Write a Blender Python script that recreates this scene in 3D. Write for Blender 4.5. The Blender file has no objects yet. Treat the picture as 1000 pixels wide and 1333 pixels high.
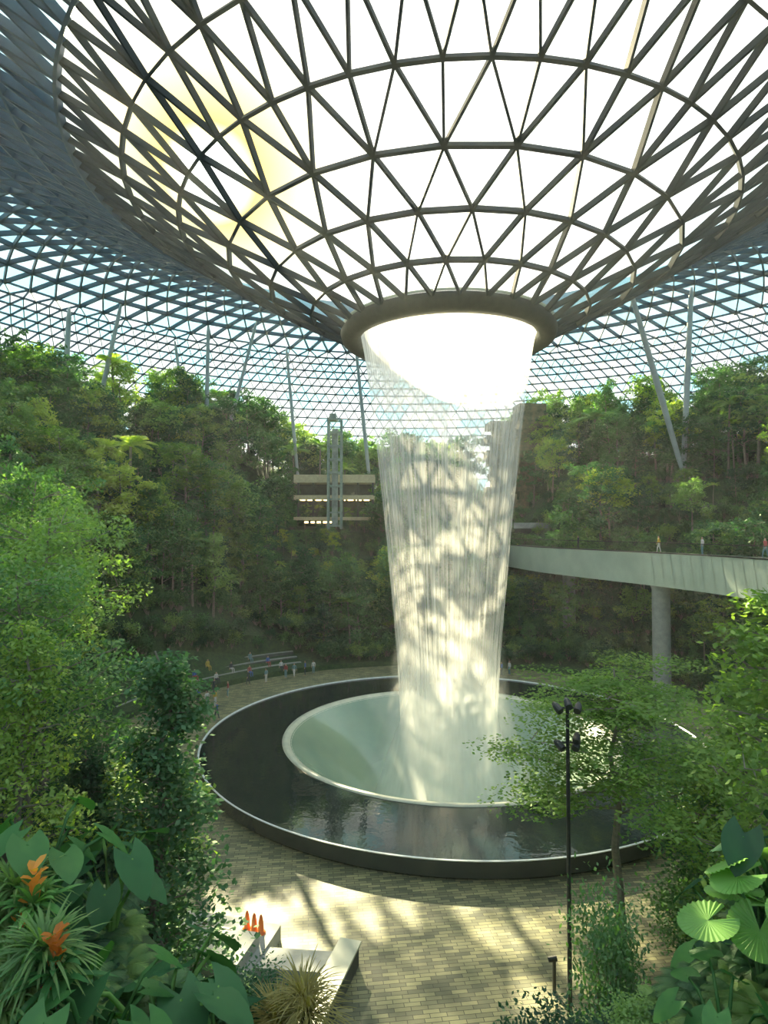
import bpy, math, random
import numpy as np
from mathutils import Vector, Matrix
R=random.Random(7); NR=np.random.RandomState(5)
scn=bpy.context.scene
try:
    scn.view_settings.view_transform='Standard'
    scn.view_settings.look='None'
    scn.view_settings.exposure=.25
except Exception as e: print(e)
CX,CY=5.2,50.0
EYE=17.35
# ------------------------------------------------ helpers
def link(o): scn.collection.objects.link(o); return o
def empty(name,loc=(0,0,0)):
    o=bpy.data.objects.new(name,None); o.location=loc; o.empty_display_size=.3; return link(o)
def mesh_data(name,V,F,mats=(),mi=None,smooth=False):
    m=bpy.data.meshes.new(name)
    m.from_pydata([tuple(map(float,v)) for v in V],[],F)
    for a in mats: m.materials.append(a)
    if mi is not None: m.polygons.foreach_set('material_index',np.array(mi,dtype=np.int32))
    if smooth: m.polygons.foreach_set('use_smooth',np.ones(len(F),dtype=bool))
    m.update(); return m
def obj(name,m,loc=(0,0,0),rot=(0,0,0),sc=(1,1,1),parent=None):
    o=bpy.data.objects.new(name,m); o.location=loc; o.rotation_euler=rot; o.scale=sc
    link(o)
    if parent: o.parent=parent
    return o
def mk(name,V,F,mats=(),mi=None,smooth=False,loc=(0,0,0),parent=None,rot=(0,0,0)):
    return obj(name,mesh_data(name,V,F,mats,mi,smooth),loc,rot,(1,1,1),parent)
def box(V,F,c,s,rz=0.0):
    b=len(V); ca,sa=math.cos(rz),math.sin(rz)
    for dz in(-1,1):
        for dx,dy in((-1,-1),(1,-1),(1,1),(-1,1)):
            x,y=dx*s[0]/2,dy*s[1]/2
            V.append((c[0]+x*ca-y*sa,c[1]+x*sa+y*ca,c[2]+dz*s[2]/2))
    F+= [[b,b+3,b+2,b+1],[b+4,b+5,b+6,b+7]]+[[b+i,b+(i+1)%4,b+4+(i+1)%4,b+4+i] for i in range(4)]
def revolve(prof,n=128,a0=0,a1=2*math.pi,closed=True):
    V=[];F=[]
    m=n if closed else n+1
    for r,z in prof:
        for i in range(m):
            a=a0+(a1-a0)*i/n; V.append((r*math.cos(a),r*math.sin(a),z))
    for j in range(len(prof)-1):
        for i in range(n):
            k=(i+1)%m if closed else i+1
            F.append([j*m+i,j*m+k,(j+1)*m+k,(j+1)*m+i])
    return V,F
def tube(V,F,pts,rad,n=6):
    b=len(V); pts=[Vector(p) for p in pts]
    for i,p in enumerate(pts):
        d=(pts[min(i+1,len(pts)-1)]-pts[max(i-1,0)]).normalized()
        u=d.cross(Vector((0,0,1)) if abs(d.z)<.9 else Vector((1,0,0))).normalized(); w=d.cross(u)
        for k in range(n):
            a=2*math.pi*k/n; q=p+(u*math.cos(a)+w*math.sin(a))*rad[i]; V.append(tuple(q))
    for i in range(len(pts)-1):
        for k in range(n):
            k2=(k+1)%n; F.append([b+i*n+k,b+i*n+k2,b+(i+1)*n+k2,b+(i+1)*n+k])
    F.append([b+(len(pts)-1)*n+k for k in range(n)])
# ------------------------------------------------ materials
def newmat(name):
    m=bpy.data.materials.new(name); m.use_nodes=True; nt=m.node_tree; nt.nodes.clear()
    out=nt.nodes.new('ShaderNodeOutputMaterial'); return m,nt,out
def N(nt,t,**k):
    n=nt.nodes.new(t)
    for a,b in k.items(): setattr(n,a,b)
    return n
def ramp(nt,fac,stops):
    r=N(nt,'ShaderNodeValToRGB'); e=r.color_ramp.elements
    while len(e)<len(stops): e.new(.5)
    for i,(p,c) in enumerate(stops): e[i].position=p; e[i].color=(*c,1)
    nt.links.new(fac,r.inputs['Fac']); return r.outputs['Color']
def noise(nt,scale,detail=4,vec=None,rough=.6):
    n=N(nt,'ShaderNodeTexNoise'); n.inputs['Scale'].default_value=scale; n.inputs['Detail'].default_value=detail; n.inputs['Roughness'].default_value=rough
    if vec is None:
        tc=N(nt,'ShaderNodeTexCoord'); vec=tc.outputs['Object']
    nt.links.new(vec,n.inputs['Vector']); return n.outputs['Fac']
def maprange(nt,v,a,b,c,d):
    m=N(nt,'ShaderNodeMapRange'); 
    for k,x in zip(('From Min','From Max','To Min','To Max'),(a,b,c,d)): m.inputs[k].default_value=x
    nt.links.new(v,m.inputs['Value']); return m.outputs[0]
def math_(nt,op,a,b,clamp=False):
    m=N(nt,'ShaderNodeMath',operation=op); m.use_clamp=clamp
    for i,x in enumerate((a,b)):
        if isinstance(x,(int,float)): m.inputs[i].default_value=x
        else: nt.links.new(x,m.inputs[i])
    return m.outputs[0]
def solid(name,col,col2=None,rough=.6,metal=0,nscale=3,spec=.5,bump=0):
    m,nt,out=newmat(name); p=N(nt,'ShaderNodeBsdfPrincipled')
    p.inputs['Roughness'].default_value=rough; p.inputs['Metallic'].default_value=metal; p.inputs['Specular IOR Level'].default_value=spec
    f=noise(nt,nscale)
    c2=col2 or tuple(x*.75 for x in col)
    nt.links.new(ramp(nt,f,[(.35,col),(.65,c2)]),p.inputs['Base Color'])
    if bump:
        b=N(nt,'ShaderNodeBump'); b.inputs['Strength'].default_value=bump; nt.links.new(f,b.inputs['Height']); nt.links.new(b.outputs[0],p.inputs['Normal'])
    nt.links.new(p.outputs[0],out.inputs[0]); return m
def leafmat(name,c1,c2,c3,trans=.4,rough=.5,gl=.035,vary=.7):
    m,nt,out=newmat(name)
    oi=N(nt,'ShaderNodeObjectInfo'); 
    f=noise(nt,1.3,3)
    s=math_(nt,'SUBTRACT',math_(nt,'ADD',math_(nt,'MULTIPLY',oi.outputs['Random'],vary),f),vary/2)
    col=ramp(nt,s,[(.25,c1),(.5,c2),(.78,c3)])
    d=N(nt,'ShaderNodeBsdfDiffuse'); t=N(nt,'ShaderNodeBsdfTranslucent'); g=N(nt,'ShaderNodeBsdfGlossy'); g.inputs['Roughness'].default_value=rough
    g.inputs['Color'].default_value=(.85,1,.75,1)
    nt.links.new(col,d.inputs[0])
    mixc=N(nt,'ShaderNodeMixRGB'); mixc.blend_type='MULTIPLY'; mixc.inputs[0].default_value=1; mixc.inputs[2].default_value=(1.45,1.65,.55,1)
    nt.links.new(col,mixc.inputs[1]); nt.links.new(mixc.outputs[0],t.inputs[0])
    m1=N(nt,'ShaderNodeMixShader'); m1.inputs[0].default_value=trans; nt.links.new(d.outputs[0],m1.inputs[1]); nt.links.new(t.outputs[0],m1.inputs[2])
    m2=N(nt,'ShaderNodeMixShader'); m2.inputs[0].default_value=gl; nt.links.new(m1.outputs[0],m2.inputs[1]); nt.links.new(g.outputs[0],m2.inputs[2])
    nt.links.new(m2.outputs[0],out.inputs[0]); return m
M_leaf=leafmat('leaf_green',(.045,.125,.05),(.10,.23,.085),(.24,.38,.12))
M_leafd=leafmat('leaf_dark',(.02,.08,.045),(.05,.15,.07),(.11,.24,.1))
M_leafy=leafmat('leaf_lime',(.11,.22,.05),(.23,.36,.08),(.45,.52,.13),trans=.45)  # yellow-green leaves; the brighter tone also stands in for sunlit foliage
M_big=leafmat('leaf_big',(.015,.065,.035),(.025,.095,.045),(.05,.16,.06),gl=.025,rough=.45,trans=.25)
M_bigl=leafmat('leaf_fan',(.05,.18,.05),(.09,.26,.06),(.2,.4,.1),gl=.03,rough=.4,trans=.3)
M_dry=leafmat('leaf_dry',(.25,.22,.08),(.4,.33,.12),(.5,.38,.18))
M_orange=leafmat('leaf_orange',(.6,.18,.03),(.8,.3,.05),(.9,.45,.1))
M_bark=solid('bark',(.28,.25,.19),(.17,.15,.12),.9,nscale=8,bump=.3)
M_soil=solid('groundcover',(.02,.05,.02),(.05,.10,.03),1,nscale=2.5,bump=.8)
M_conc=solid('concrete',(.36,.38,.35),(.28,.3,.28),.8,nscale=2)
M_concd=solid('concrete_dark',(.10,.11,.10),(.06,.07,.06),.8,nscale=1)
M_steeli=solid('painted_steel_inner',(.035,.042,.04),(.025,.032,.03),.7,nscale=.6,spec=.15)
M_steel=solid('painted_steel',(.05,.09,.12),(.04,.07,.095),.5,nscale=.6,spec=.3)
M_col=solid('column_paint',(.42,.47,.45),(.34,.38,.37),.5,nscale=.6)
M_dark=solid('dark_metal',(.03,.035,.035),(.02,.02,.02),.35,nscale=4)
M_ring=solid('oculus_metal',(.04,.042,.03),(.025,.028,.02),.6,nscale=2,spec=.2)
M_lip=solid('pale_stone_lip',(.62,.62,.46),(.5,.51,.38),.4,nscale=1)
M_white=solid('white_rim',(.8,.85,.82),(.7,.75,.72),.3)
M_beige=solid('beige_cladding',(.66,.6,.36),(.55,.48,.28),.7)
def emis(name,c,s):
    m,nt,out=newmat(name); e=N(nt,'ShaderNodeEmission'); e.inputs[0].default_value=(*c,1); e.inputs[1].default_value=s; nt.links.new(e.outputs[0],out.inputs[0]); return m
M_lamp=emis('warm_lamp',(1,.75,.35),4)
def roofglass(name,f0,f1,t0,t1,tc_=(.12,.27,.4)):
    m,nt,out=newmat(name)
    lw=N(nt,'ShaderNodeLayerWeight'); lw.inputs[0].default_value=.5
    mr=maprange(nt,lw.outputs['Facing'],f0,f1,t0,t1)
    t=N(nt,'ShaderNodeBsdfTransparent'); t.inputs[0].default_value=(.97,.98,.99,1)
    tr=N(nt,'ShaderNodeBsdfTranslucent'); tr.inputs[0].default_value=(*tc_,1)
    d=N(nt,'ShaderNodeBsdfGlossy'); d.inputs[0].default_value=(.5,.75,.9,1); d.inputs['Roughness'].default_value=.15
    a=N(nt,'ShaderNodeMixShader'); a.inputs[0].default_value=.2; nt.links.new(tr.outputs[0],a.inputs[1]); nt.links.new(d.outputs[0],a.inputs[2])
    b=N(nt,'ShaderNodeMixShader'); nt.links.new(mr,b.inputs[0]); nt.links.new(t.outputs[0],b.inputs[1]); nt.links.new(a.outputs[0],b.inputs[2])
    nt.links.new(b.outputs[0],out.inputs[0]); return m
M_glass=roofglass('roof_glass',.5,.92,.02,.85)
M_glass2=roofglass('roof_glass_fritted',.15,.75,.25,.92)
M_glass3=roofglass('roof_glass_lower',.2,.8,.16,.85)
M_glass4=roofglass('roof_glass_shaded',.1,.7,.82,.97)
def clearglass(name,tint,fac=.12):
    m,nt,out=newmat(name)
    t=N(nt,'ShaderNodeBsdfTransparent'); t.inputs[0].default_value=(*tint,1)
    g=N(nt,'ShaderNodeBsdfGlossy'); g.inputs['Roughness'].default_value=.05
    b=N(nt,'ShaderNodeMixShader'); b.inputs[0].default_value=fac; nt.links.new(t.outputs[0],b.inputs[1]); nt.links.new(g.outputs[0],b.inputs[2]); nt.links.new(b.outputs[0],out.inputs[0]); return m
M_rail=clearglass('railing_glass',(.8,.9,.87))
def water_sheet(name,lo,hi,amin,amax,freq,kind='fall'):
    m,nt,out=newmat(name); L=nt.links.new
    tc=N(nt,'ShaderNodeTexCoord'); sep=N(nt,'ShaderNodeSeparateXYZ'); L(tc.outputs['Object'],sep.inputs[0])
    cb=N(nt,'ShaderNodeCombineXYZ'); L(sep.outputs[0],cb.inputs[0]); L(sep.outputs[1],cb.inputs[1])
    nm=N(nt,'ShaderNodeVectorMath',operation='NORMALIZE'); L(cb.outputs[0],nm.inputs[0])
    def streak(fr,zs,det):
        sc=N(nt,'ShaderNodeVectorMath',operation='MULTIPLY'); sc.inputs[1].default_value=(fr,fr,0); L(nm.outputs[0],sc.inputs[0])
        cz=N(nt,'ShaderNodeCombineXYZ'); L(math_(nt,'MULTIPLY',sep.outputs[2],zs),cz.inputs[2])
        ad=N(nt,'ShaderNodeVectorMath',operation='ADD'); L(sc.outputs[0],ad.inputs[0]); L(cz.outputs[0],ad.inputs[1])
        return noise(nt,1.0,det,ad.outputs[0],.6)
    f=maprange(nt,streak(freq,.10,5),lo,hi,amin,amax)
    if kind=='fall':
        g=maprange(nt,streak(3.0,.16,3),.3,.7,.5,1.2)
        f=math_(nt,'MULTIPLY',f,g)
        zr=maprange(nt,sep.outputs[2],27,33.2,0,.45); zb=maprange(nt,sep.outputs[2],9,-4,0,.35)
        s=math_(nt,'ADD',math_(nt,'ADD',f,zr),zb,True)
    else:
        lw=N(nt,'ShaderNodeLayerWeight'); lw.inputs[0].default_value=.5
        e=maprange(nt,lw.outputs['Facing'],.2,.97,1,0); zr=maprange(nt,sep.outputs[2],11,0,0,1)
        s=math_(nt,'MULTIPLY',math_(nt,'MULTIPLY',math_(nt,'MULTIPLY',e,e),f),zr,True)
    t=N(nt,'ShaderNodeBsdfTransparent')
    d=N(nt,'ShaderNodeBsdfDiffuse'); d.inputs[0].default_value=(.97,.98,.94,1)
    tr=N(nt,'ShaderNodeBsdfTranslucent'); tr.inputs[0].default_value=(.98,.99,.95,1)
    a=N(nt,'ShaderNodeMixShader'); a.inputs[0].default_value=.6; L(d.outputs[0],a.inputs[1]); L(tr.outputs[0],a.inputs[2])
    b=N(nt,'ShaderNodeMixShader'); L(s,b.inputs[0]); L(t.outputs[0],b.inputs[1]); L(a.outputs[0],b.inputs[2])
    L(b.outputs[0],out.inputs[0]); return m
M_w1=water_sheet('falling_water',.36,.72,.05,.6,30)
M_w2=water_sheet('falling_water_inner',.42,.7,.02,.32,44)
M_w4=water_sheet('foot_mist',.3,.7,.35,.7,3,'mist')
def pond_mat():
    m,nt,out=newmat('pond_water'); p=N(nt,'ShaderNodeBsdfPrincipled')
    p.inputs['Base Color'].default_value=(.012,.022,.02,1); p.inputs['Roughness'].default_value=.04; p.inputs['IOR'].default_value=1.33
    b=N(nt,'ShaderNodeBump'); b.inputs['Strength'].default_value=.06; b.inputs['Distance'].default_value=.1
    nt.links.new(noise(nt,2.0,2),b.inputs['Height']); nt.links.new(b.outputs[0],p.inputs['Normal']); nt.links.new(p.outputs[0],out.inputs[0]); return m
M_pond=pond_mat()
M_wall=solid('pond_wall_glass',(.035,.05,.05),(.05,.065,.06),.12,nscale=.5,spec=.8)
M_bowl=solid('acrylic_bowl',(.24,.34,.25),(.33,.42,.28),.12,nscale=.15,spec=.8)
def paver_mat():
    m,nt,out=newmat('stone_pavers'); L=nt.links.new; p=N(nt,'ShaderNodeBsdfPrincipled'); p.inputs['Roughness'].default_value=.6
    tc=N(nt,'ShaderNodeTexCoord'); mp=N(nt,'ShaderNodeMapping'); mp.inputs['Rotation'].default_value=(0,0,-.12); L(tc.outputs['Object'],mp.inputs[0])
    br=N(nt,'ShaderNodeTexBrick'); br.inputs['Scale'].default_value=1; br.inputs['Brick Width'].default_value=.62; br.inputs['Row Height'].default_value=.2; br.inputs['Mortar Size'].default_value=.014
    br.inputs['Color1'].default_value=(.42,.40,.25,1); br.inputs['Color2'].default_value=(.13,.14,.10,1); br.inputs['Mortar'].default_value=(.06,.06,.04,1); br.offset=.37
    L(mp.outputs[0],br.inputs['Vector'])
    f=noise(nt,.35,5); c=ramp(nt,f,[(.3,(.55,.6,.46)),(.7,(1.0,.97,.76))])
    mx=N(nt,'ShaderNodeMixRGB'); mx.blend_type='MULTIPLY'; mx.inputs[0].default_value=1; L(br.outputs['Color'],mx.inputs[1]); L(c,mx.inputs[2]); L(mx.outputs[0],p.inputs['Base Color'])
    L(p.outputs[0],out.inputs[0]); return m
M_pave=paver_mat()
# ------------------------------------------------ world & sun
SD=Vector((-.2875,1,.5875)).normalized()
w=bpy.data.worlds.new('sky_world'); scn.world=w; w.use_nodes=True; nt=w.node_tree; nt.nodes.clear(); L=nt.links.new
out=N(nt,'ShaderNodeOutputWorld'); bg=N(nt,'ShaderNodeBackground'); L(bg.outputs[0],out.inputs[0])
tc=N(nt,'ShaderNodeTexCoord'); dt=N(nt,'ShaderNodeVectorMath',operation='DOT_PRODUCT'); dt.inputs[1].default_value=SD; L(tc.outputs['Generated'],dt.inputs[0])
c0=ramp(nt,dt.outputs['Value'],[(0,(.37,.42,.48)),(.6,(.46,.48,.48)),(.97,(.5,.49,.45))])
c1=ramp(nt,maprange(nt,dt.outputs['Value'],.97,1,0,1),[(0,(.5,.49,.45)),(.6,(.5,.475,.38)),(.84,(.5,.43,.19)),(.93,(.5,.38,.1)),(.965,(.8,.75,.4)),(.975,(1,1,.9))])
st_=math_(nt,'GREATER_THAN',dt.outputs['Value'],.97)
mx=N(nt,'ShaderNodeMixRGB'); L(st_,mx.inputs[0]); L(c0,mx.inputs[1]); L(c1,mx.inputs[2])
L(mx.outputs[0],bg.inputs[0]); bg.inputs[1].default_value=3.3
sl=bpy.data.lights.new('sun','SUN'); sl.energy=24; sl.angle=.007; sl.color=(1,.87,.55)
so=bpy.data.objects.new('sun',sl); so.rotation_euler=(-SD).to_track_quat('-Z','Y').to_euler(); so.location=(-30,120,80); link(so)
mh,nt,out=newmat('humid_haze'); vs=N(nt,'ShaderNodeVolumeScatter'); vs.inputs['Density'].default_value=.00055; vs.inputs['Anisotropy'].default_value=.3; vs.inputs['Color'].default_value=(.92,1,.93,1)
nt.links.new(vs.outputs[0],out.inputs['Volume'])
V,F=revolve([(0.01,-8),(66,-8),(66,27),(52,33),(0.01,33)],32); mk('humid_air',V,F,[mh],loc=(CX,CY,0))
# ------------------------------------------------ roof
prof=[(8.4,33.6),(11,34.9),(14.2,36.5),(17.4,38.3),(20.9,40.4),(24.6,42.7),(28.3,44.9),(32,46.9),(35.7,48.7),(39.4,50.1),(43.1,51.1),(46.8,51.6),(50.4,51.7),(54,51.4),(57.5,50.6),(60.8,49.4),(63.9,47.8),(66.9,45.9),(69.7,43.6),(72.2,41),(74.5,38.1),(76.5,35),(78.2,31.6),(79.6,28),(80.7,24.2),(81.5,20)]
def rn(i): return 28 if i<4 else (56 if i<6 else 112)
rings=[(r,z,rn(i)) for i,(r,z) in enumerate(prof[:16])]
tail=prof[15:]
for i in range(1,len(tail)*2-1):
    a=tail[i//2]; b=tail[min(i//2+1,len(tail)-1)]; t=.5*(i%2)
    rings.append((a[0]+(b[0]-a[0])*t,a[1]+(b[1]-a[1])*t,224))
P=[];idx=[];off=0.0
for j,(r,z,n) in enumerate(rings):
    if j>0:
        if rings[j-1][2]==n: off=off+.5*2*math.pi/n
    idx.append((len(P),n))
    for i in range(n):
        a=off+2*math.pi*i/n; P.append(Vector((r*math.cos(a),r*math.sin(a),z)))
E=[];T=[];TM=[]; RG=random.Random(11)
for j in range(len(rings)):
    b,n=idx[j]
    for i in range(n): E.append((b+i,b+(i+1)%n,0,j))
    if j+1<len(rings):
        b2,n2=idx[j+1]
        if n2==n:
            for i in range(n):
                E.append((b+i,b2+i,1,j)); E.append((b+(i+1)%n,b2+i,1,j))
                T.append((b+i,b+(i+1)%n,b2+i)); T.append((b2+i,b+(i+1)%n,b2+(i+1)%n))
        else:
            for i in range(n):
                for k in(-1,0,1): E.append((b+i,b2+(2*i+k)%n2,1,j))
                T+=[(b+i,b2+(2*i-1)%n2,b2+2*i),(b+i,b2+2*i,b2+(2*i+1)%n2),(b+i,b+(i+1)%n,b2+(2*i+1)%n2)]
        while len(TM)<len(T):
            m_=0 if j<6 else (1 if j<15 else 2)
            if j>=8:
                t_=T[len(TM)]; q=(P[t_[0]]+P[t_[1]]) *.5; an_=math.atan2(q.y,q.x)
                v=math.sin(an_*31+j*.9)+math.sin(an_*17-j*1.7)+RG.uniform(-.9,.9)
                if v>(.15 if j<22 else .9): m_=3
            TM.append(m_)
nr=[]
for j,(r,z,n) in enumerate(rings):
    a=rings[max(j-1,0)];c=rings[min(j+1,len(rings)-1)]; dr,dz=c[0]-a[0],c[1]-a[1]; l=math.hypot(dr,dz); nn=(-dz/l,dr/l)
    for i in range(n):
        p=P[idx[j][0]+i]; q=Vector((p.x,p.y,0)).normalized(); nr.append(Vector((q.x*nn[0],q.y*nn[0],nn[1])))
V=[];F=[];MI=[]
for a,b,kind,j in E:
    pa,pb=P[a],P[b]; d=(pb-pa).normalized(); n_=(nr[a]+nr[b]).normalized(); s=d.cross(n_).normalized()
    wd=.15 if j<6 else (.18 if j<15 else .10); dp=.42 if j<6 else (.62 if j<15 else .3)
    if kind==0: wd*=1.25
    b0=len(V)
    for p in(pa,pb):
        for q in(-.5,.5):
            for h in(0,-1): V.append(p+s*q*wd+n_*dp*h)
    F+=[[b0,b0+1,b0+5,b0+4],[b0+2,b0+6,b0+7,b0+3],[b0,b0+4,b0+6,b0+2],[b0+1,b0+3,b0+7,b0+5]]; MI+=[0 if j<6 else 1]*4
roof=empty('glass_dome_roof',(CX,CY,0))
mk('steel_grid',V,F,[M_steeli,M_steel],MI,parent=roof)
mk('glass_panels',[p+n*.03 for p,n in zip(P,nr)],[list(t) for t in T],[M_glass,M_glass2,M_glass3,M_glass4],TM,parent=roof)
# oculus ring
V,F=revolve([(8.5,33.7),(8.75,33.3),(8.6,32.75),(8.1,32.45),(7.5,32.5),(7.15,32.8),(7.1,33.3),(7.4,33.7),(7.9,33.9),(8.5,33.7)],160)
oc=empty('oculus_ring',(CX,CY,0)); mk('ring_beam',V,F,[M_ring],smooth=True,parent=oc)
V,F=revolve([(8.5,33.72),(8.62,33.86),(8.45,33.95),(8.3,33.8)],160); mk('ring_trim',V,F,[M_lip],smooth=True,parent=oc)
# ------------------------------------------------ waterfall
def fall(k,top=33.2):
    zs=np.linspace(top,-5.5,60); pr=[]
    for z in zs:
        r=np.interp(z,[-5.5,-2,7.35,16.7,25.5,30,32,33.2],[3.6,3.65,4.15,5.0,5.95,6.55,6.85,7.08])*k; pr.append((float(r),float(z)))
    return revolve(pr,160)
wf=empty('waterfall',(CX,CY,0))
V,F=fall(1.0); mk('water_sheet_outer',V,F,[M_w1],smooth=True,parent=wf)
V,F=fall(.93); mk('water_sheet_inner',V,F,[M_w2],smooth=True,parent=wf)
V,F=revolve([(4.3,11),(4.6,7),(5.1,3),(5.9,0),(7.2,-2.9)],96); mk('foot_spray',V,F,[M_w4],smooth=True,parent=wf)
# ------------------------------------------------ pond
pond=empty('vortex_pond',(CX,CY,0))
V,F=revolve([(19.0,0),(19.15,.15),(19.3,1.0),(19.35,1.05)],192); mk('outer_wall',V,F,[M_wall],smooth=False,parent=pond)
V,F=revolve([(19.35,1.04),(19.38,1.1),(19.3,1.13),(19.24,1.08),(19.24,.95)],192); mk('rim_trim',V,F,[M_white],parent=pond)
V,F=revolve([(19.25,1.0),(16,1.0),(13.2,1.0)],192); mk('water_surface',V,F,[M_pond],parent=pond)
V,F=revolve([(13.25,.98),(13.18,1.1),(12.85,1.08),(12.5,.85)],192); mk('inner_lip',V,F,[M_lip],smooth=True,parent=pond)
V,F=revolve([(12.6,.92),(11.5,.1),(10,-1.3),(8,-3.2),(6,-5),(4,-6),(0.01,-6.2)],128); mk('acrylic_bowl',V,F,[M_bowl],smooth=True,parent=pond)
# ------------------------------------------------ ground
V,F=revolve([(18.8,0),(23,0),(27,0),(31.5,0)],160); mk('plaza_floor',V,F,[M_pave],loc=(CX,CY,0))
def ss(a,b,x):
    t=min(1,max(0,(x-a)/(b-a))); return t*t*(3-2*t)
HR=[0,29.4,29.5,33.9,34.0,38.9,39.0,44.9,45.0,50.9,51,57.9,58,66,90]
HZ=[-.4,-.4,.6,1.5,4,4.5,8,9,13,14,17,18,21.5,23,24]
def terr(x,y):
    rho=math.hypot(x-CX,y-CY); z=float(np.interp(rho,HR,HZ))
    if rho>29.4:
        z+=2.0*ss(-2,-6,x)*ss(20,12,y)+2.6*ss(3.8,7,x)*ss(21,13,y)
        z+=8*ss(-14,-26,x)*ss(31,38,rho)*ss(20,30,y)+7*ss(20,30,x)*ss(31,42,rho)
    elif rho>21.5 and y<38:
        z+=1.6*ss(0,1.2,x-(11.2+(y-22)*.42))
    if rho>43 and y<9: z=min(z,EYE-1.4-.85*max(0,y))
    if rho>46 and y<3 : z=min(z,15.6)
    return z
rr=[21]+list(np.linspace(21.5,29.3,12))+[29.4,29.5,31,32.5,33.9,34,36,38.9,39,41,43,44,44.9,45,46,47,48,49,50,50.9,51,52,54,57.9,58,62,66,72,80,86]
V=[];F=[];na=360
for r in rr:
    for i in range(na):
        a=2*math.pi*i/na; x=CX+r*math.cos(a); y=CY+r*math.sin(a); V.append((x,y,terr(x,y)))
for j in range(len(rr)-1):
    for i in range(na):
        k=(i+1)%na; F.append([j*na+i,j*na+k,(j+1)*na+k,(j+1)*na+i])
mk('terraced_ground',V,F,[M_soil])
tg=empty('terrace_gallery',(CX,CY,0))
for a0,a1,zz in((28,72,17.6),(118,150,18.6)):
    V,F=revolve([(50.4,zz),(49.6,zz),(49.6,zz+.9),(49.9,zz+.9),(49.9,zz+.3),(51.5,zz+.3)],40,math.radians(a0),math.radians(a1),False); mk('parapet',V,F,[M_conc],parent=tg)
    V,F=revolve([(50.9,zz-3.5),(50.9,zz)],40,math.radians(a0),math.radians(a1),False); mk('back_wall',V,F,[M_concd],parent=tg)
# ------------------------------------------------ vegetation
def leaf_arrays(C,size,rs,elev=(-.15,.45),w=.3,outward=None):
    k=len(C); az=rs.uniform(0,2*np.pi,k); el=rs.normal(elev[0],elev[1],k)
    d=np.stack([np.cos(az)*np.cos(el),np.sin(az)*np.cos(el),np.sin(el)],1)
    up=np.stack([rs.normal(0,.4,k),rs.normal(0,.4,k),np.ones(k)],1)
    s=np.cross(d,up); s/=np.linalg.norm(s,axis=1)[:,None]; nn=np.cross(s,d)
    L_=size*rs.uniform(.7,1.3,k)[:,None]
    v=np.stack([C,C+d*L_*.45+s*L_*w-nn*L_*.06,C+d*L_-nn*L_*.12,C+d*L_*.45-s*L_*w-nn*L_*.06],1)
    return v.reshape(-1,3)
def build(name,V,F,C,size,rs,mats,elev=(-.15,.45),w=.3):
    nb=len(V); nf=len(F); lv=leaf_arrays(C,size,rs,elev,w); k=len(C)
    V2=[tuple(v) for v in V]+[tuple(v) for v in lv.tolist()]
    F2=F+[[nb+4*i,nb+4*i+1,nb+4*i+2,nb+4*i+3] for i in range(k)]
    mi=[0]*nf+[1]*k
    return mesh_data(name,V2,F2,mats,mi)
def tree(name,seed,H=10,kind='broad',leafm=None,nb=16,lc=60,size=.3,crown=.32,low=.4,tight=.62):
    rs=np.random.RandomState(seed); V=[];F=[];C=[]
    pts=[];rad=[]; wob=rs.normal(0,.02*H,(8,2)); wob[0]=0
    for i in range(8):
        t=i/7; pts.append((wob[i,0]*t,wob[i,1]*t,H*.93*t)); rad.append(max(.02,.016*H*(1-t*.85)))
    tube(V,F,pts,rad,7)
    for b in range(nb):
        t=low+(.97-low)*(b+.5)/nb; z=H*.93*t; f=t*7; i=int(f); q=f-i
        p0=Vector(pts[i]).lerp(Vector(pts[min(i+1,7)]),q); az=b*2.4+rs.uniform(-.4,.4)
        if kind=='broad': ln=H*crown*(1-.55*((t-low)/(1-low))**1.5)*rs.uniform(.6,1.1); rise=rs.uniform(.25,.6)
        elif kind=='slender': ln=H*crown*(1.05-((t-low)/(1-low))**1.3)*rs.uniform(.7,1.1); rise=rs.uniform(.1,.5)
        else: ln=H*crown*rs.uniform(.5,1.1)*(1.05-.5*((t-low)/(1-low))); rise=rs.uniform(.02,.16)
        d=Vector((math.cos(az),math.sin(az),rise)); p1=p0+d*ln*.5+Vector((0,0,-.02*ln)); p2=p0+d*ln+Vector((0,0,(-.1 if kind!='layer' else .02)*ln))
        tube(V,F,[p0,p1,p2],[rad[i]*.45,rad[i]*.28,.012],4)
        nk=5 if kind!='slender' else 4
        for k in range(nk):
            u=.35+.65*(k+1)/nk; c0=p0.lerp(p2,u)
            off_=Vector((rs.normal(0,1),rs.normal(0,1),rs.normal(.1,.5)))*(H*.045+ln*.10)
            if kind=='layer': off_.z=rs.uniform(-.02,.3)
            if kind=='slender': off_*=.6
            e=c0+off_; tube(V,F,[c0,e],[.02,.008],3)
            n=int(lc*.55); sg=(H*.05+ln*.1)*tight*rs.uniform(.7,1.2)
            S=np.array([sg,sg,sg*.55]) if kind!='layer' else np.array([sg*1.15,sg*1.15,sg*.16])
            g=rs.normal(0,1,(n,3)); g=g/np.maximum(1,np.linalg.norm(g,axis=1)/1.7)[:,None]
            C.append(np.array(e)+g*S)
    C=np.concatenate(C); 
    return build(name,V,F,C,size,rs,[M_bark,leafm or M_leaf],elev=((-.15,.45) if kind!='layer' else (0,.25)))
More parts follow.
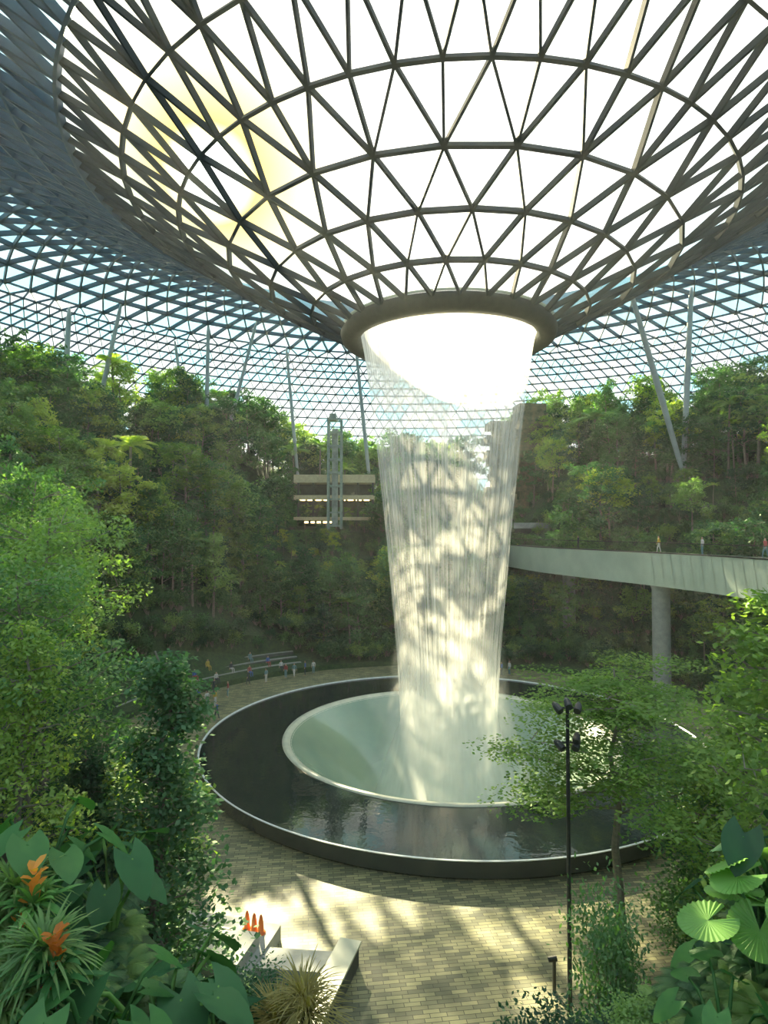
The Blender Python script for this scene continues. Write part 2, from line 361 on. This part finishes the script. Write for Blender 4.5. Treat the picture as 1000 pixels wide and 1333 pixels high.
def bush(name,seed,H=1.6,n=900,size=.2,leafm=None,elev=(.3,.5)):
    rs=np.random.RandomState(seed); V=[];F=[];C=[]
    for i in range(12):
        az=rs.uniform(0,6.28); r=rs.uniform(.1,.5)*H; e=Vector((math.cos(az)*r,math.sin(az)*r,H*rs.uniform(.5,.95)))
        tube(V,F,[(0,0,0),(e.x*.5,e.y*.5,e.z*.6),e],[.03,.02,.008],4)
        C.append(np.array(e)+rs.normal(0,1,(n//12,3))*np.array([.15,.15,.13])*H)
    C=np.concatenate(C); C[:,2]=np.abs(C[:,2])
    return build(name,V,F,C,size,rs,[M_bark,leafm or M_leaf],elev=elev)
def strap(V,F,base,az,ln,wd,rise,droop,seg=6,mi=None,m=0,fold=.25):
    b=len(V); d=Vector((math.cos(az),math.sin(az),0)); s=Vector((-d.y,d.x,0)); base=Vector(base)
    for i in range(seg+1):
        t=i/seg; p=base+d*ln*t*math.cos(rise)+Vector((0,0,ln*(t*math.sin(rise)-droop*t*t))); w=wd*math.sin(math.pi*min(1,.12+t*.88))**.7+.004
        V+= [tuple(p+s*w/2+Vector((0,0,fold*w))),tuple(p),tuple(p-s*w/2+Vector((0,0,fold*w)))]
    for i in range(seg):
        a=b+3*i; F+=[[a,a+1,a+4,a+3],[a+1,a+2,a+5,a+4]]
        if mi is not None: mi+=[m,m]
def palm(name,seed,H=6,nf=14,fl=2.6,leafm=None,tr=.12,nl=26,thin=1.0):
    rs=np.random.RandomState(seed); V=[];F=[]; 
    tube(V,F,[(0,0,0),(.1*min(1,H),0,H*.5),(0,0,H)],[tr*1.3,tr,tr*.8],8); mi=[0]*len(F)
    for k in range(nf):
        az=k*2.4; rise=rs.uniform(.2,1.1); pts=[]
        for i in range(9):
            t=i/8; pts.append(Vector((math.cos(az)*fl*t*math.cos(rise),math.sin(az)*fl*t*math.cos(rise),H+fl*(t*math.sin(rise)-.55*t*t))))
        n0=len(F); tube(V,F,pts,[.011*fl*thin]*8+[.004*fl*thin],3); mi+=[1]*(len(F)-n0)
        s=Vector((-math.sin(az),math.cos(az),0))
        for i in range(nl):
            t=.12+.86*i/(nl-1); f=t*8; j=min(7,int(f)); p=pts[j].lerp(pts[j+1],f-j); d=(pts[j+1]-pts[j]).normalized()
            l=fl*.3*math.sin(math.pi*(.15+.8*t)); q=fl*.014*thin
            for sg in(-1,1):
                e=p+(s*sg+d*.6+Vector((0,0,-.35))).normalized()*l; b=len(V)
                V+= [tuple(p-d*q),tuple(p+d*q),tuple(p.lerp(e,.6)+d*q),tuple(e)]; F.append([b,b+1,b+2,b+3]); mi.append(1)
    return mesh_data(name,V,F,[M_bark,leafm or M_leaf],mi)
def bigleaf(V,F,mi,base,tip_az,ln,wd,pitch,m=1,heart=True,lobed=False,roll=0):
    b=len(V); nu,nv=14,10
    ca,sa=math.cos(tip_az),math.sin(tip_az); cp,sp=math.cos(pitch),math.sin(pitch); cr,sr=math.cos(roll),math.sin(roll)
    for i in range(nu+1):
        t=i/nu
        if t<=.35: w=wd*.5*(.62+.38*math.sin(math.pi/2*t/.35))
        else: w=wd*.5*max(0,math.cos(math.pi/2*((t-.35)/.65))**.85)
        if lobed: w*=1-.25*(i%2)
        for j in range(nv+1):
            s=-1+2*j/nv
            x=ln*(t-.2)-(.2*ln*abs(s)**1.3*(1-t)**2)+(.10*ln*(1-abs(s))*(1-t)**3); y=w*s
            z=-.2*ln*t*t+.12*w*abs(s)**1.3+ .012*wd*math.sin(t*34+abs(s)*6)*abs(s)
            y,z=y*cr-z*sr,y*sr+z*cr
            x,z=x*cp-z*sp,x*sp+z*cp
            V.append((base[0]+x*ca-y*sa,base[1]+x*sa+y*ca,base[2]+z))
    for i in range(nu):
        for j in range(nv):
            a=b+i*(nv+1)+j; F.append([a,a+nv+1,a+nv+2,a+1]); mi.append(m)
def alocasia(name,seed,H=2.4,n=8,ln=1.2,lobed=False,mat=None):
    rs=np.random.RandomState(seed); V=[];F=[];mi=[]
    for k in range(n):
        az=k*2.4+rs.uniform(-.3,.3); h=H*rs.uniform(.5,1.0); r=H*rs.uniform(.2,.5); e=Vector((math.cos(az)*r,math.sin(az)*r,h))
        n0=len(F); tube(V,F,[(0,0,0),(e.x*.3,e.y*.3,h*.6),(e.x*.7,e.y*.7,h*.92),e],[.05,.04,.03,.02],6); mi+=[0]*(len(F)-n0)
        l=ln*rs.uniform(.75,1.1); bigleaf(V,F,mi,e,az+rs.uniform(-.3,.3),l,l*.8,-rs.uniform(.2,.8),lobed=lobed,roll=rs.uniform(-.3,.3))
    return mesh_data(name,V,F,[M_bigl,mat or M_big],mi,smooth=True)
def fanpalm(name,seed,H=2.2,n=9,ln=.75):
    rs=np.random.RandomState(seed); V=[];F=[];mi=[]
    for k in range(n):
        az=k*2.4+rs.uniform(-.3,.3); h=H*rs.uniform(.55,1.0); r=H*rs.uniform(.15,.5); e=Vector((math.cos(az)*r,math.sin(az)*r,h))
        n0=len(F); tube(V,F,[(0,0,0),(e.x*.35,e.y*.35,h*.6),e],[.03,.025,.015],5); mi+=[0]*(len(F)-n0)
        pit=rs.uniform(.1,.7); b=len(V); V.append(tuple(e)); nseg=56; ca,sa=math.cos(az),math.sin(az)
        for i in range(nseg+1):
            t=-2.8+5.6*i/nseg; rr_=ln*(1 if i%2 else .97); z=(.03*ln if i%2 else -.03*ln)
            x=rr_*math.cos(t); y=rr_*math.sin(t); x2=x*math.cos(pit)+z*math.sin(pit); z2=-x*math.sin(pit)*1+z*math.cos(pit)
            V.append((e.x+x2*ca-y*sa,e.y+x2*sa+y*ca,e.z+z2))
        for i in range(nseg): F.append([b,b+1+i,b+2+i]); mi.append(1)
    return mesh_data(name,V,F,[M_leafd,M_bigl],mi)
def rosette(name,seed,n=34,ln=1.0,wd=.12,stem=1.0,heads=3,mat=None,flower=False):
    rs=np.random.RandomState(seed); V=[];F=[];mi=[]
    for h in range(heads):
        x,y=(rs.normal(0,.35),rs.normal(0,.35)) if h else (0,0); z=stem*rs.uniform(.6,1.1)
        n0=len(F); tube(V,F,[(x*.2,y*.2,0),(x,y,z)],[.05,.035],6); mi+=[0]*(len(F)-n0)
        for k in range(n):
            strap(V,F,(x,y,z+.1*rs.rand()),k*2.4,ln*rs.uniform(.7,1.1),wd,rs.uniform(.1,1.35),rs.uniform(.25,.7),mi=mi,m=1)
        if flower:
            for k in range(14): strap(V,F,(x,y,z+.1+.03*k),k*2.4,.32*ln,.1,rs.uniform(.6,1.3),.1,seg=3,mi=mi,m=2)
    return mesh_data(name,V,F,[M_bark,mat or M_leaf,M_orange],mi)
T_b=[tree('m_broad%d'%i,10+i,10,'broad',[M_leaf,M_leafd,M_leaf,M_leafy,M_leafd][i],nb=[15,17,12,14,16][i],lc=70,size=.36,low=[.35,.3,.5,.45,.25][i],crown=[.3,.34,.26,.3,.28][i],tight=.55) for i in range(5)]
T_s=[tree('m_slender%d'%i,30+i,10,'slender',[M_leaf,M_leafd][i],nb=24,lc=46,size=.34,crown=.18,low=.3) for i in range(2)]
T_f=[tree('m_fine%d'%i,50+i,10,'broad',[M_leaf,M_leafy][i],nb=22,lc=190,size=.17,crown=.3,low=.3,tight=.55) for i in range(2)]
T_fd=tree('m_finedark',57,10,'broad',M_leafd,nb=20,lc=170,size=.18,crown=.3,low=.4,tight=.5)
T_tl=tree('m_tall',58,14,'broad',M_leaf,nb=16,lc=190,size=.18,crown=.2,low=.62,tight=.5)
T_sf=tree('m_slenderfine',60,12,'slender',M_leafd,nb=40,lc=150,size=.2,crown=.13,low=.1,tight=.6)
T_sl=tree('m_slenderlime',61,10,'slender',M_leafy,nb=26,lc=120,size=.17,crown=.2,low=.35,tight=.6)
T_l=tree('m_layer',70,12,'layer',M_leafy,nb=22,lc=420,size=.14,crown=.36,low=.52,tight=.75)
T_p=[palm('m_palm%d'%i,80+i,6+i,leafm=[M_leaf,M_leafy][i]) for i in range(2)]
B_b=[bush('m_bush%d'%i,90+i,leafm=[M_leaf,M_leafd,M_leafd,M_leafy][i]) for i in range(4)]
B_h=bush('m_bushfine',95,2.4,3600,.12,M_leafd)
B_n=[bush('m_bushnear%d'%i,97+i,1.6,4200,.09,[M_leaf,M_leafd][i]) for i in range(2)]
FE=[palm('m_fern%d'%i,110+i,.35,16,1.1,[M_leaf,M_leafd][i],.05,44,.55) for i in range(2)]
forest=empty('rainforest_trees'); under=empty('rainforest_undergrowth')
BR=[(17,100),(18,92),(19.5,80),(22.5,70),(26,60),(28,52),(28.6,45),(28.5,36),(28,26)]
def bx(y):
    ys=[p[1] for p in BR][::-1]; xs=[p[0] for p in BR][::-1]; return float(np.interp(y,ys,xs))
cnt=0
for k in range(6000):
    x=R.uniform(-75,85); y=R.uniform(22,122); rho=math.hypot(x-CX,y-CY)
    if rho<30.8 or rho>70 or abs(x)>y*.72+4: continue
    if R.random()>.36: continue
    ang=math.degrees(math.atan2(y-CY,x-CX))
    if 118<ang<168 and rho<34.6: continue
    h=R.uniform(6,13)
    if rho<34: h=R.uniform(4,11)
    if rho>52: h=R.uniform(7,14)
    if 42<rho<50 and (28<ang<72 or 118<ang<150): h=R.uniform(3,6.5)
    if abs(x-bx(y)-2)<4.5: h=min(h,(11-terr(x,y))); 
    if h<2.5: continue
    if -15.5<x<-.5 and 84<y<104: h=min(h,4.2)
    if x>18 and 92<y<108 and x<31: h=min(h,10)
    r=R.random()
    m=R.choice(T_b) if r<.66 else (R.choice(T_s) if r<.92 else R.choice(T_p))
    base=10 if m not in T_p else 8
    s=h/base; obj('tree',m,(x,y,terr(x,y)-.1),(R.uniform(-.05,.05),R.uniform(-.05,.05),R.uniform(0,6.3)),(s*R.uniform(.75,1.1),s*R.uniform(.75,1.1),s),forest); cnt+=1
print('trees',cnt)
for k in range(8000):
    x=R.uniform(-70,80); y=R.uniform(4,115); rho=math.hypot(x-CX,y-CY)
    if rho<29.9 or rho>66 or abs(x)>y*.7+3: continue
    if rho>45 and R.random()<.6: continue
    ang=math.degrees(math.atan2(y-CY,x-CX))
    if 118<ang<168 and rho<34.6: continue
    z=terr(x,y); s=R.uniform(.8,1.6); m=R.choice(B_b[:3] if R.random()<.85 else B_b)
    if y<22:
        s=R.uniform(.5,.9); lim=EYE-(.66 if not -.16<x/y<.2 else .92)*y
        if y<6.5 or z+1.6*s>lim: continue
        m=R.choice(B_n+FE+FE)
    obj('shrub',m,(x,y,z-.1),(0,0,R.uniform(0,6.3)),(s,s,s*R.uniform(.7,1.1)),under)
for k in range(900):
    i=R.choice((0,0,1,1,2,3)); rho=(33.95,38.95,44.95,50.95)[i]-.1; ang=R.uniform(-25,200) if i<2 else R.uniform(10,165)
    x=CX+rho*math.cos(math.radians(ang)); y=CY+rho*math.sin(math.radians(ang))
    if abs(x)>y*.7+3: continue
    z0=terr(CX+(rho-.3)*math.cos(math.radians(ang)),CY+(rho-.3)*math.sin(math.radians(ang))); z=z0+R.uniform(.2,3); s=R.uniform(.7,1.2)
    obj('wall_planting',R.choice(B_b[:3]),(x,y,z),(0,0,R.uniform(0,6.3)),(s,s,s),under)
for k in range(700):
    sd=-1 if k%5<3 else 1
    y=R.uniform(6.2,14); x=(R.uniform(-.76,-.25) if sd<0 else R.uniform(.36,.76))*y; z=terr(x,y)
    s=R.uniform(.4,.75)
    if z+.75*s>EYE-(.56 if x/y<-.42 or x>0 else .7)*y: continue
    obj('fern',R.choice(FE),(x,y,z),(0,0,R.uniform(0,6.3)),(s,s,s),under)
def hero(name,m,x,y,H,base,rz=0,w=1.0,z=None):
    s=H/base; zz=terr(x,y) if z is None else z
    return obj(name,m,(x,y,zz-.05),(0,0,rz),(s*w,s*w,s))
hero('slender_tree',T_sf,-7.4,20.5,13.2,12,1)
hero('slender_tree',T_sf,-9.8,20.5,9.5,12,2)
hero('slender_tree',T_sl,-10.6,18.2,11.0,10,.4,.85)
hero('broadleaf_tree',T_fd,-13.2,22,12,10,1.2,.7)
hero('broadleaf_tree',T_tl,-12.0,21.0,15.5,14,1.2,.9)
hero('broadleaf_tree',T_tl,-15.2,27.5,18.5,14,3.2,.85)
hero('broadleaf_tree',T_f[0],-16.6,29,15,10,2.2,.6)
hero('broadleaf_tree',T_tl,-20.5,35,21,14,4.2,.8)
hero('broadleaf_tree',T_fd,-23,37,22,10,3.2,.55)
hero('broadleaf_tree',T_f[0],-20.5,38,14,10,3.2,.6)
hero('broadleaf_tree',T_fd,-15.2,31.5,11,10,5,.7)
hero('broadleaf_tree',T_f[1],-12.2,24.5,7,10,5,.8)
hero('umbrella_tree',T_l,9.3,24.5,12.8,12,.5,1.15,z=0)
hero('slender_tree',T_sl,13.6,23.5,11.5,10,4,1.0)
hero('broadleaf_tree',T_fd,13.3,26.5,8.5,10,2,.8)
hero('broadleaf_tree',T_f[1],17.5,27,10.5,10,1,.8)
hero('slender_tree',T_sl,8.4,12.9,9.9,10,1)
hero('slender_tree',T_sl,11.2,18.5,8.5,10,3,1.1)
for x,y,s in((12.6,25,1.5),(14,27.5,1.8),(15.5,29.5,1.8),(13,22.5,1.5),(16.8,31.5,1.8),(12,23,1.2),(18.5,30,2)):
    obj('shrub',B_h,(x,y,terr(x,y)),(0,0,x),(s,s,s))
obj('shrub',B_h,(5.9,16.5,terr(5.9,16.5)),(0,0,1),(.9,.9,1.9))
obj('shrub',B_n[1],(3.4,13.2,terr(3.4,13.2)),(0,0,1),(1.2,1.2,1.5))
obj('shrub',B_n[1],(4.6,13.5,terr(4.6,13.5)),(0,0,2),(1.2,1.2,1.3))
A1=alocasia('m_aloc',3,2.1,12,.85); A2=alocasia('m_aloc2',4,1.9,9,.7,lobed=True); FP=fanpalm('m_fan',5,2.2,11,.5)
A3=alocasia('m_aloc3',9,2.0,11,.65,mat=M_bigl)
RO=rosette('m_ros',6,stem=1.0,flower=True,ln=.6,wd=.075,n=44,mat=M_bigl); RO2=rosette('m_ros2',7,stem=1.0,ln=.8,wd=.035,n=70,heads=5,mat=M_leaf); DRY=rosette('m_dry',8,stem=1.2,ln=.8,wd=.016,n=160,heads=5,mat=M_dry)
def pl(name,m,x,y,s=1,rz=0,dz=0): return obj(name,m,(x,y,terr(x,y)+dz),(0,0,rz),(s,s,s))
pl('elephant_ear_plant',A1,-3.2,9.2,1.1,.6); pl('elephant_ear_plant',A1,-4.9,11.2,1,2.2); pl('elephant_ear_plant',A2,-2.5,9.4,1.0,4)
pl('elephant_ear_plant',A3,-3.8,8.3,1,1); pl('elephant_ear_plant',A3,-5.8,10.5,1.1,1.7); pl('elephant_ear_plant',A3,-2.6,7.4,.8,3)
pl('bromeliad_plant',RO,-4.4,8.4,1.3,.3); pl('bromeliad_plant',RO,-5.2,9.3,1.3,1.3); pl('dracaena_plant',RO2,-2.7,8.2,1.0,0); pl('dracaena_plant',RO2,-3.6,7.9,.9,2)
pl('dracaena_plant',RO2,-4.9,8.4,1.2,3); pl('dracaena_plant',RO2,-5.9,9.4,1.2,3); pl('dracaena_plant',RO2,-4.1,7.0,.9,3); pl('feather_grass',DRY,-1.35,10.4,1.1,0)
for i,(x,y) in enumerate(((-2.4,8.6),(-3.2,8.8),(-1.9,8.8),(-4.1,8.6),(-5.3,8.9),(-4.2,9.6),(-2.9,10.3),(3.9,10.6),(4.7,9.6),(5.4,10.4),(3.4,9.6),(4.4,11.6))):
    pl('fern',FE[i%2],x,y,.6+.3*((i*7)%3)/2,i)
pl('fan_palm',FP,6.0,11.2,1.05,.4); pl('fan_palm',FP,5.9,9.8,.9,2.4); pl('elephant_ear_plant',A3,5.0,9.2,.8,4.4); pl('elephant_ear_plant',A3,6.9,12.2,1.1,3.4); pl('elephant_ear_plant',A1,6.6,10.5,.9,.4); pl('dracaena_plant',RO2,4.1,9.8,.9,1); pl('bromeliad_plant',RO,5.0,11.2,.9,1)
pl('elephant_ear_plant',A1,7.6,13.5,1.1,5)
# ------------------------------------------------ bridge
br=empty('pedestrian_bridge')
def sweep(path,prof,closed=True):
    V=[];F=[];m=len(prof)
    for i,p in enumerate(path):
        a=Vector(path[max(0,i-1)]);b=Vector(path[min(len(path)-1,i+1)]); d=(b-a).normalized(); s=Vector((-d.y,d.x))*-1
        for u,z in prof: V.append((p[0]+s.x*u,p[1]+s.y*u,z))
    for i in range(len(path)-1):
        for k in range(m if closed else m-1):
            k2=(k+1)%m; F.append([i*m+k,i*m+k2,(i+1)*m+k2,(i+1)*m+k])
    return V,F
ys=np.linspace(26,100,60); path=[(bx(float(y)),float(y)) for y in ys]
for _ in range(6): path=[path[0]]+[((path[i-1][0]+path[i][0]*2+path[i+1][0])/4,path[i][1]) for i in range(1,len(path)-1)]+[path[-1]]
V,F=sweep(path,[(.7,15.0),(5,15.0),(5,13.6),(3.6,12.0),(.75,12.0)]); mk('deck',V,F,[M_concd],parent=br)
M_fas=solid('fascia_panel',(.62,.72,.6),(.5,.6,.5),.3,nscale=.3)
V=[];F=[]
for i in range(len(path)-1):
    a=Vector((*path[i],0));b=Vector((*path[i+1],0)); d=(b-a); g=d*.02; n_=Vector((d.y,-d.x,0)).normalized()
    a2,b2=a+g,b-g; k=len(V)
    V+=[tuple(a2+Vector((0,0,15.1))),tuple(b2+Vector((0,0,15.1))),tuple(b2+n_*.5+Vector((0,0,11.9))),tuple(a2+n_*.5+Vector((0,0,11.9)))]
    V+=[tuple(Vector(v)+n_*.15) for v in V[k:k+4]]
    F+=[[k,k+1,k+2,k+3],[k+7,k+6,k+5,k+4],[k,k+4,k+5,k+1],[k+3,k+2,k+6,k+7]]
mk('fascia_panels',V,F,[M_fas],parent=br)
V,F=sweep(path,[(-.05,15.12),(.35,15.12),(.35,15.22),(-.05,15.22)]); mk('curb',V,F,[M_dark],parent=br)
V,F=sweep(path,[(.2,15.2),(.22,16.1)],False); mk('rail_glass',V,F,[M_rail],parent=br)
V,F=sweep(path,[(.15,16.1),(.25,16.1),(.25,16.16),(.15,16.16)]); mk('handrail',V,F,[M_dark],parent=br)
for (x,y,r) in((27.4,61,.85),(24,80,.8)):
    V,F=revolve([(r*1.15,0),(r,1),(r,11.5),(r*1.2,12.0)],24); mk('pier',V,F,[M_conc],smooth=True,loc=(x,y,0),parent=br)
# ------------------------------------------------ roof columns
def column(x0,y0,z0,x1,y1,r=.4):
    rho=math.hypot(x1-CX,y1-CY); z1=float(np.interp(rho,[a[0] for a in rings],[a[1] for a in rings]))-.35
    a=Vector((x0,y0,z0)); b=Vector((x1,y1,z1)); V=[];F=[]
    tube(V,F,[(0,0,0),tuple((b-a)*.08),tuple((b-a)*.5),tuple((b-a)*.95),tuple(b-a)],[r*.5,r*.8,r,r*.75,r*.4],14)
    mk('roof_column',V,F,[M_col],smooth=True,loc=a)
for c in((-45.5,86,21,-44.5,86,.45),(-43,86,21,-38,88,.35),(-28,96,21,-28,97,.35),(-27.5,96,21,-20.5,98,.3),(-29,96,21,-34,99,.3),(-2,106,21,-5,108,.35),
          (40.5,83,25,33,82,.42),(41,84,25,43,85,.42),(-58,70,21,-57,72,.45),(-14,103,21,-17,106,.3)):
    column(c[0],c[1],c[2],c[3],c[4],c[5])
# ------------------------------------------------ building in back
bd=empty('terminal_building',(0,0,0)); V=[];F=[]
for z,h in((19.2,.5),(22.6,.7),(25.6,1.3)): box(V,F,(-8,101,z),(13,5,h))
mk('floor_slabs',V,F,[M_beige],parent=bd)
V=[];F=[]; box(V,F,(-8,103,22.5),(12.8,.6,6)); 
for i in range(6): box(V,F,(-13.8+i*2.4,98.9,22.4),(.3,.3,6.4))
mk('back_wall_and_columns',V,F,[M_concd],parent=bd)
V=[];F=[]
for i in range(9): box(V,F,(-13.2+i*1.3,99.2,22.2),(.9,.3,.25)); 
for i in range(5): box(V,F,(-12.5+i*1.0,99,18.6),(.6,.3,.3))
mk('ceiling_lights',V,F,[M_lamp],parent=bd)
lt=empty('elevator_tower',(-7.6,95,0)); V=[];F=[]
for sx in(-1,1):
    for sy in(-1,1): box(V,F,(sx*1.0,sy*1.0,26),(.28,.28,17))
for i in range(9): 
    for sy in(-1,1): box(V,F,(0,sy,18+i*2.05),(2.2,.2,.25))
    for sx in(-1,1): box(V,F,(sx,0,18+i*2.05),(.2,2.2,.25))
box(V,F,(-.3,0,34.8),(1.0,1.6,1)); mk('frame',V,F,[solid('green_steel',(.24,.34,.28),(.18,.27,.22),.5)],parent=lt)
V=[];F=[]; box(V,F,(0,0,25.5),(.9,.9,15)); mk('lift_shaft',V,F,[solid('shaft_panel',(.12,.17,.14),(.3,.38,.33),.3,nscale=.8)],parent=lt)
V=[];F=[]
for c in ((25.5,106,37,6,18,.1),(20.5,107,34,5,15,.1)): 
    for q in range(12): box(V,F,(c[0]+R.uniform(-.8,.8),c[1]+R.uniform(-.6,.6),c[2]-c[4]*(q+.5)/12+2),(c[3]*R.uniform(.7,1.1),4,c[4]/12),c[5]+R.uniform(-.2,.2))
mk('rock_wall',V,F,[solid('brown_stone',(.26,.2,.11),(.1,.1,.05),.9,nscale=1.2,bump=.6)])
# ------------------------------------------------ amphitheatre
am=empty('amphitheatre_seating',(CX,CY,0))
for i in range(4):
    a0,a1=math.radians(120),math.radians(166); r=29.6+i*1.35; z=.45*(i+1)
    V,F=revolve([(r,0),(r,z),(r+1.35,z),(r+1.35,0)],40,a0,a1,False); mk('tier',V,F,[M_concd],parent=am)
    V,F=revolve([(r-.03,z),(r-.03,z+.09),(r+.4,z+.09),(r+.4,z)],40,a0,a1,False); mk('bench_top',V,F,[M_conc],parent=am)
# ------------------------------------------------ foreground steps
st=empty('stone_steps',(0,0,0)); V=[];F=[]
box(V,F,(-7.0,25.6,.3),(4.6,3.2,.6),-.25); box(V,F,(-7.3,24.9,.55),(4.2,1.9,1.1),-.25)
box(V,F,(-3.2,24.6,.25),(3.6,1.2,.5),-.1); mk('slabs',V,F,[M_conc],parent=st)
V=[];F=[]; box(V,F,(-2.0,22.9,.4),(.75,4.6,.8),-.28); mk('bench_body',V,F,[M_concd],parent=st)
V=[];F=[]; box(V,F,(-2.0,22.9,.86),(.9,4.8,.1),-.28); mk('bench_top',V,F,[M_lip],parent=st)
M_cone=solid('cone_orange',(.8,.2,.03),(.7,.15,.03),.5)
for i,(x,y) in enumerate(((-5.75,26.3),(-5.42,26.15),(-5.12,26.05))):
    V,F=revolve([(.2,0),(.2,.05),(.13,.06),(.12,.2),(.1,.45),(.06,.68),(.03,.75),(0.001,.76)],16)
    mk('traffic_cone',V,F,[M_cone],smooth=True,loc=(x,y,.6))
# ------------------------------------------------ lamp post
lp=empty('spotlight_pole',(6.45,21.8,0)); V=[];F=[]
tube(V,F,[(0,0,0),(0,0,.3),(0,0,11.2)],[.16,.085,.06],10); tube(V,F,[(-.35,0,11.1),(.35,0,11.1)],[.03,.03],6); tube(V,F,[(-.3,0,9.9),(.3,0,9.9)],[.03,.03],6)
mk('pole',V,F,[M_dark],parent=lp)
for (x,z,a) in((-.38,11.15,.5),(.38,11.15,-.5),(0,11.3,0),(-.32,9.85,.6),(.32,9.85,-.6),(.32,10.1,-.4)):
    V=[];F=[]; tube(V,F,[(0,.16,.07),(0,.05,.02),(0,-.14,-.1),(0,-.2,-.13)],[.07,.12,.14,.13],12); o=mk('spot_head',V,F,[M_dark],parent=lp,loc=(x,0,z),rot=(0,0,a))
V=[];F=[]; tube(V,F,[(0,0,0),(0,0,1.15)],[.07,.07],10); tube(V,F,[(-.22,0,1.2),(.1,0,1.25)],[.1,.1],10); mk('bollard_light',V,F,[M_dark],loc=(6.4,23.6,0))
# ------------------------------------------------ people
M_skin=solid('skin',(.55,.36,.25),(.5,.32,.22),.6); M_hair=solid('hair',(.03,.02,.015),(.02,.015,.01),.6)
cloth=[solid('cloth%d'%i,c,None,.9) for i,c in enumerate([(.08,.16,.5),(.7,.7,.68),(.6,.45,.08),(.05,.06,.08),(.45,.1,.1),(.2,.35,.4)])]
def person(x,y,z,rz,shirt,pants,pose='stand',sc=1.0):
    S={'pelvis':(0,0,.95,.13),'sp':(0,0,1.15,.12),'ch':(0,0,1.36,.14),'nk':(0,0,1.48,.055),'h1':(0,.02,1.58,.085),'h2':(0,.01,1.68,.085)}
    Ed=[('pelvis','sp'),('sp','ch'),('ch','nk'),('nk','h1'),('h1','h2')]
    for s,n in((-1,'l'),(1,'r')):
        st_=.12*s if pose=='walk' else 0
        S[n+'sh']=(s*.18,0,1.41,.06); S[n+'el']=(s*.24,-.02-st_*.6,1.13,.042); S[n+'wr']=(s*.25,.06-st_,.89,.03); S[n+'hd']=(s*.25,.08-st_,.79,.035)
        if pose=='sit':
            S[n+'hp']=(s*.1,.02,.92,.09); S[n+'kn']=(s*.12,.45,.93,.06); S[n+'an']=(s*.12,.47,.52,.042); S[n+'to']=(s*.13,.62,.49,.04)
        else:
            S[n+'hp']=(s*.09,0,.88,.09); S[n+'kn']=(s*.1,.03+st_,.5,.06); S[n+'an']=(s*.1,st_*1.6,.09,.042); S[n+'to']=(s*.11,.15+st_*1.6,.04,.04)
        Ed+=[('ch',n+'sh'),(n+'sh',n+'el'),(n+'el',n+'wr'),(n+'wr',n+'hd'),('pelvis',n+'hp'),(n+'hp',n+'kn'),(n+'kn',n+'an'),(n+'an',n+'to')]
    ks=list(S); m=bpy.data.meshes.new('person'); m.from_pydata([S[k][:3] for k in ks],[(ks.index(a),ks.index(b)) for a,b in Ed],[])
    o=bpy.data.objects.new('person_tmp',m); link(o); md=o.modifiers.new('s','SKIN')
    for i,k in enumerate(ks):
        m.skin_vertices[0].data[i].radius=(S[k][3],S[k][3]*(.8 if k in('sp','ch') else 1))
    m.skin_vertices[0].data[0].use_root=True
    sb=o.modifiers.new('b','SUBSURF'); sb.levels=1
    dg=bpy.context.evaluated_depsgraph_get(); m2=bpy.data.meshes.new_from_object(o.evaluated_get(dg)); bpy.data.objects.remove(o)
    m2.materials.clear()
    for a in(M_skin,shirt,pants,M_hair): m2.materials.append(a)
    for p in m2.polygons:
        c=p.center; i=0
        if c.z>1.5: i=3 if (c.z>1.65 or c.y<-.02) else 0
        elif c.z>1.0 and abs(c.x)<.3: i=1 if c.z<1.46 else 0
        elif abs(c.x)>.19 and c.z>.7 and pose!='sit': i=0
        elif c.z>.1: i=2
        if pose=='sit' and c.z<=1.0: i=2 if not(abs(c.x)>.2) else 0
        p.material_index=i; p.use_smooth=True
    zz=z-(.5 if pose=='sit' else 0)
    return obj('person',m2,(x,y,zz),(0,0,rz),(sc,sc,sc))
PP=[(-15.3,56.8,0,2.2,'walk'),(-17.2,60.2,0,1,'stand'),(-16.6,60.9,0,-2,'stand'),(-18,65.5,0,.5,'walk'),(-11.5,72.5,0,2.6,'stand'),(-10.6,73,0,-2.6,'walk'),(-9.4,73.8,0,1.6,'stand'),(-8.5,74.6,0,.6,'stand'),(-21,57,0,4,'stand'),(-15.2,69.3,0,2,'walk'),(-16.2,64.3,0,2,'stand'),(-13.4,70.4,0,1,'stand'),(-18.6,62,0,1,'stand'),
    (29.5,57,15.0,1.5,'stand'),(28.6,64,15.0,1,'walk'),(24,76,15.0,1,'stand'),(31,50,15.0,1.6,'walk'),(30.5,47,15.0,1.6,'stand'),(14,73.5,0,1,'stand'),(15,74,0,2,'stand')]
for i,(x,y,z,a,ps) in enumerate(PP): person(x,y,z,a,cloth[i%6],cloth[(i*2+3)%6],ps,R.uniform(.94,1.05))
for i,an in enumerate((126,128,131,134,137,141,142.5,146,149,153,156,158)):
    t=i%3; r=29.6+t*1.35+.25; a=math.radians(an); person(CX+r*math.cos(a),CY+r*math.sin(a),.45*(t+1)+.09+.03,a+math.pi/2,cloth[(i*5+1)%6],cloth[(i+3)%6],'sit')
# ------------------------------------------------ camera
cam=bpy.data.cameras.new('camera'); cam.sensor_fit='HORIZONTAL'; cam.sensor_width=36; cam.lens=28.8; cam.clip_end=600
co=bpy.data.objects.new('camera',cam); co.location=(0,0,EYE); co.rotation_euler=(math.radians(90+1.68),0,0); link(co); scn.camera=co
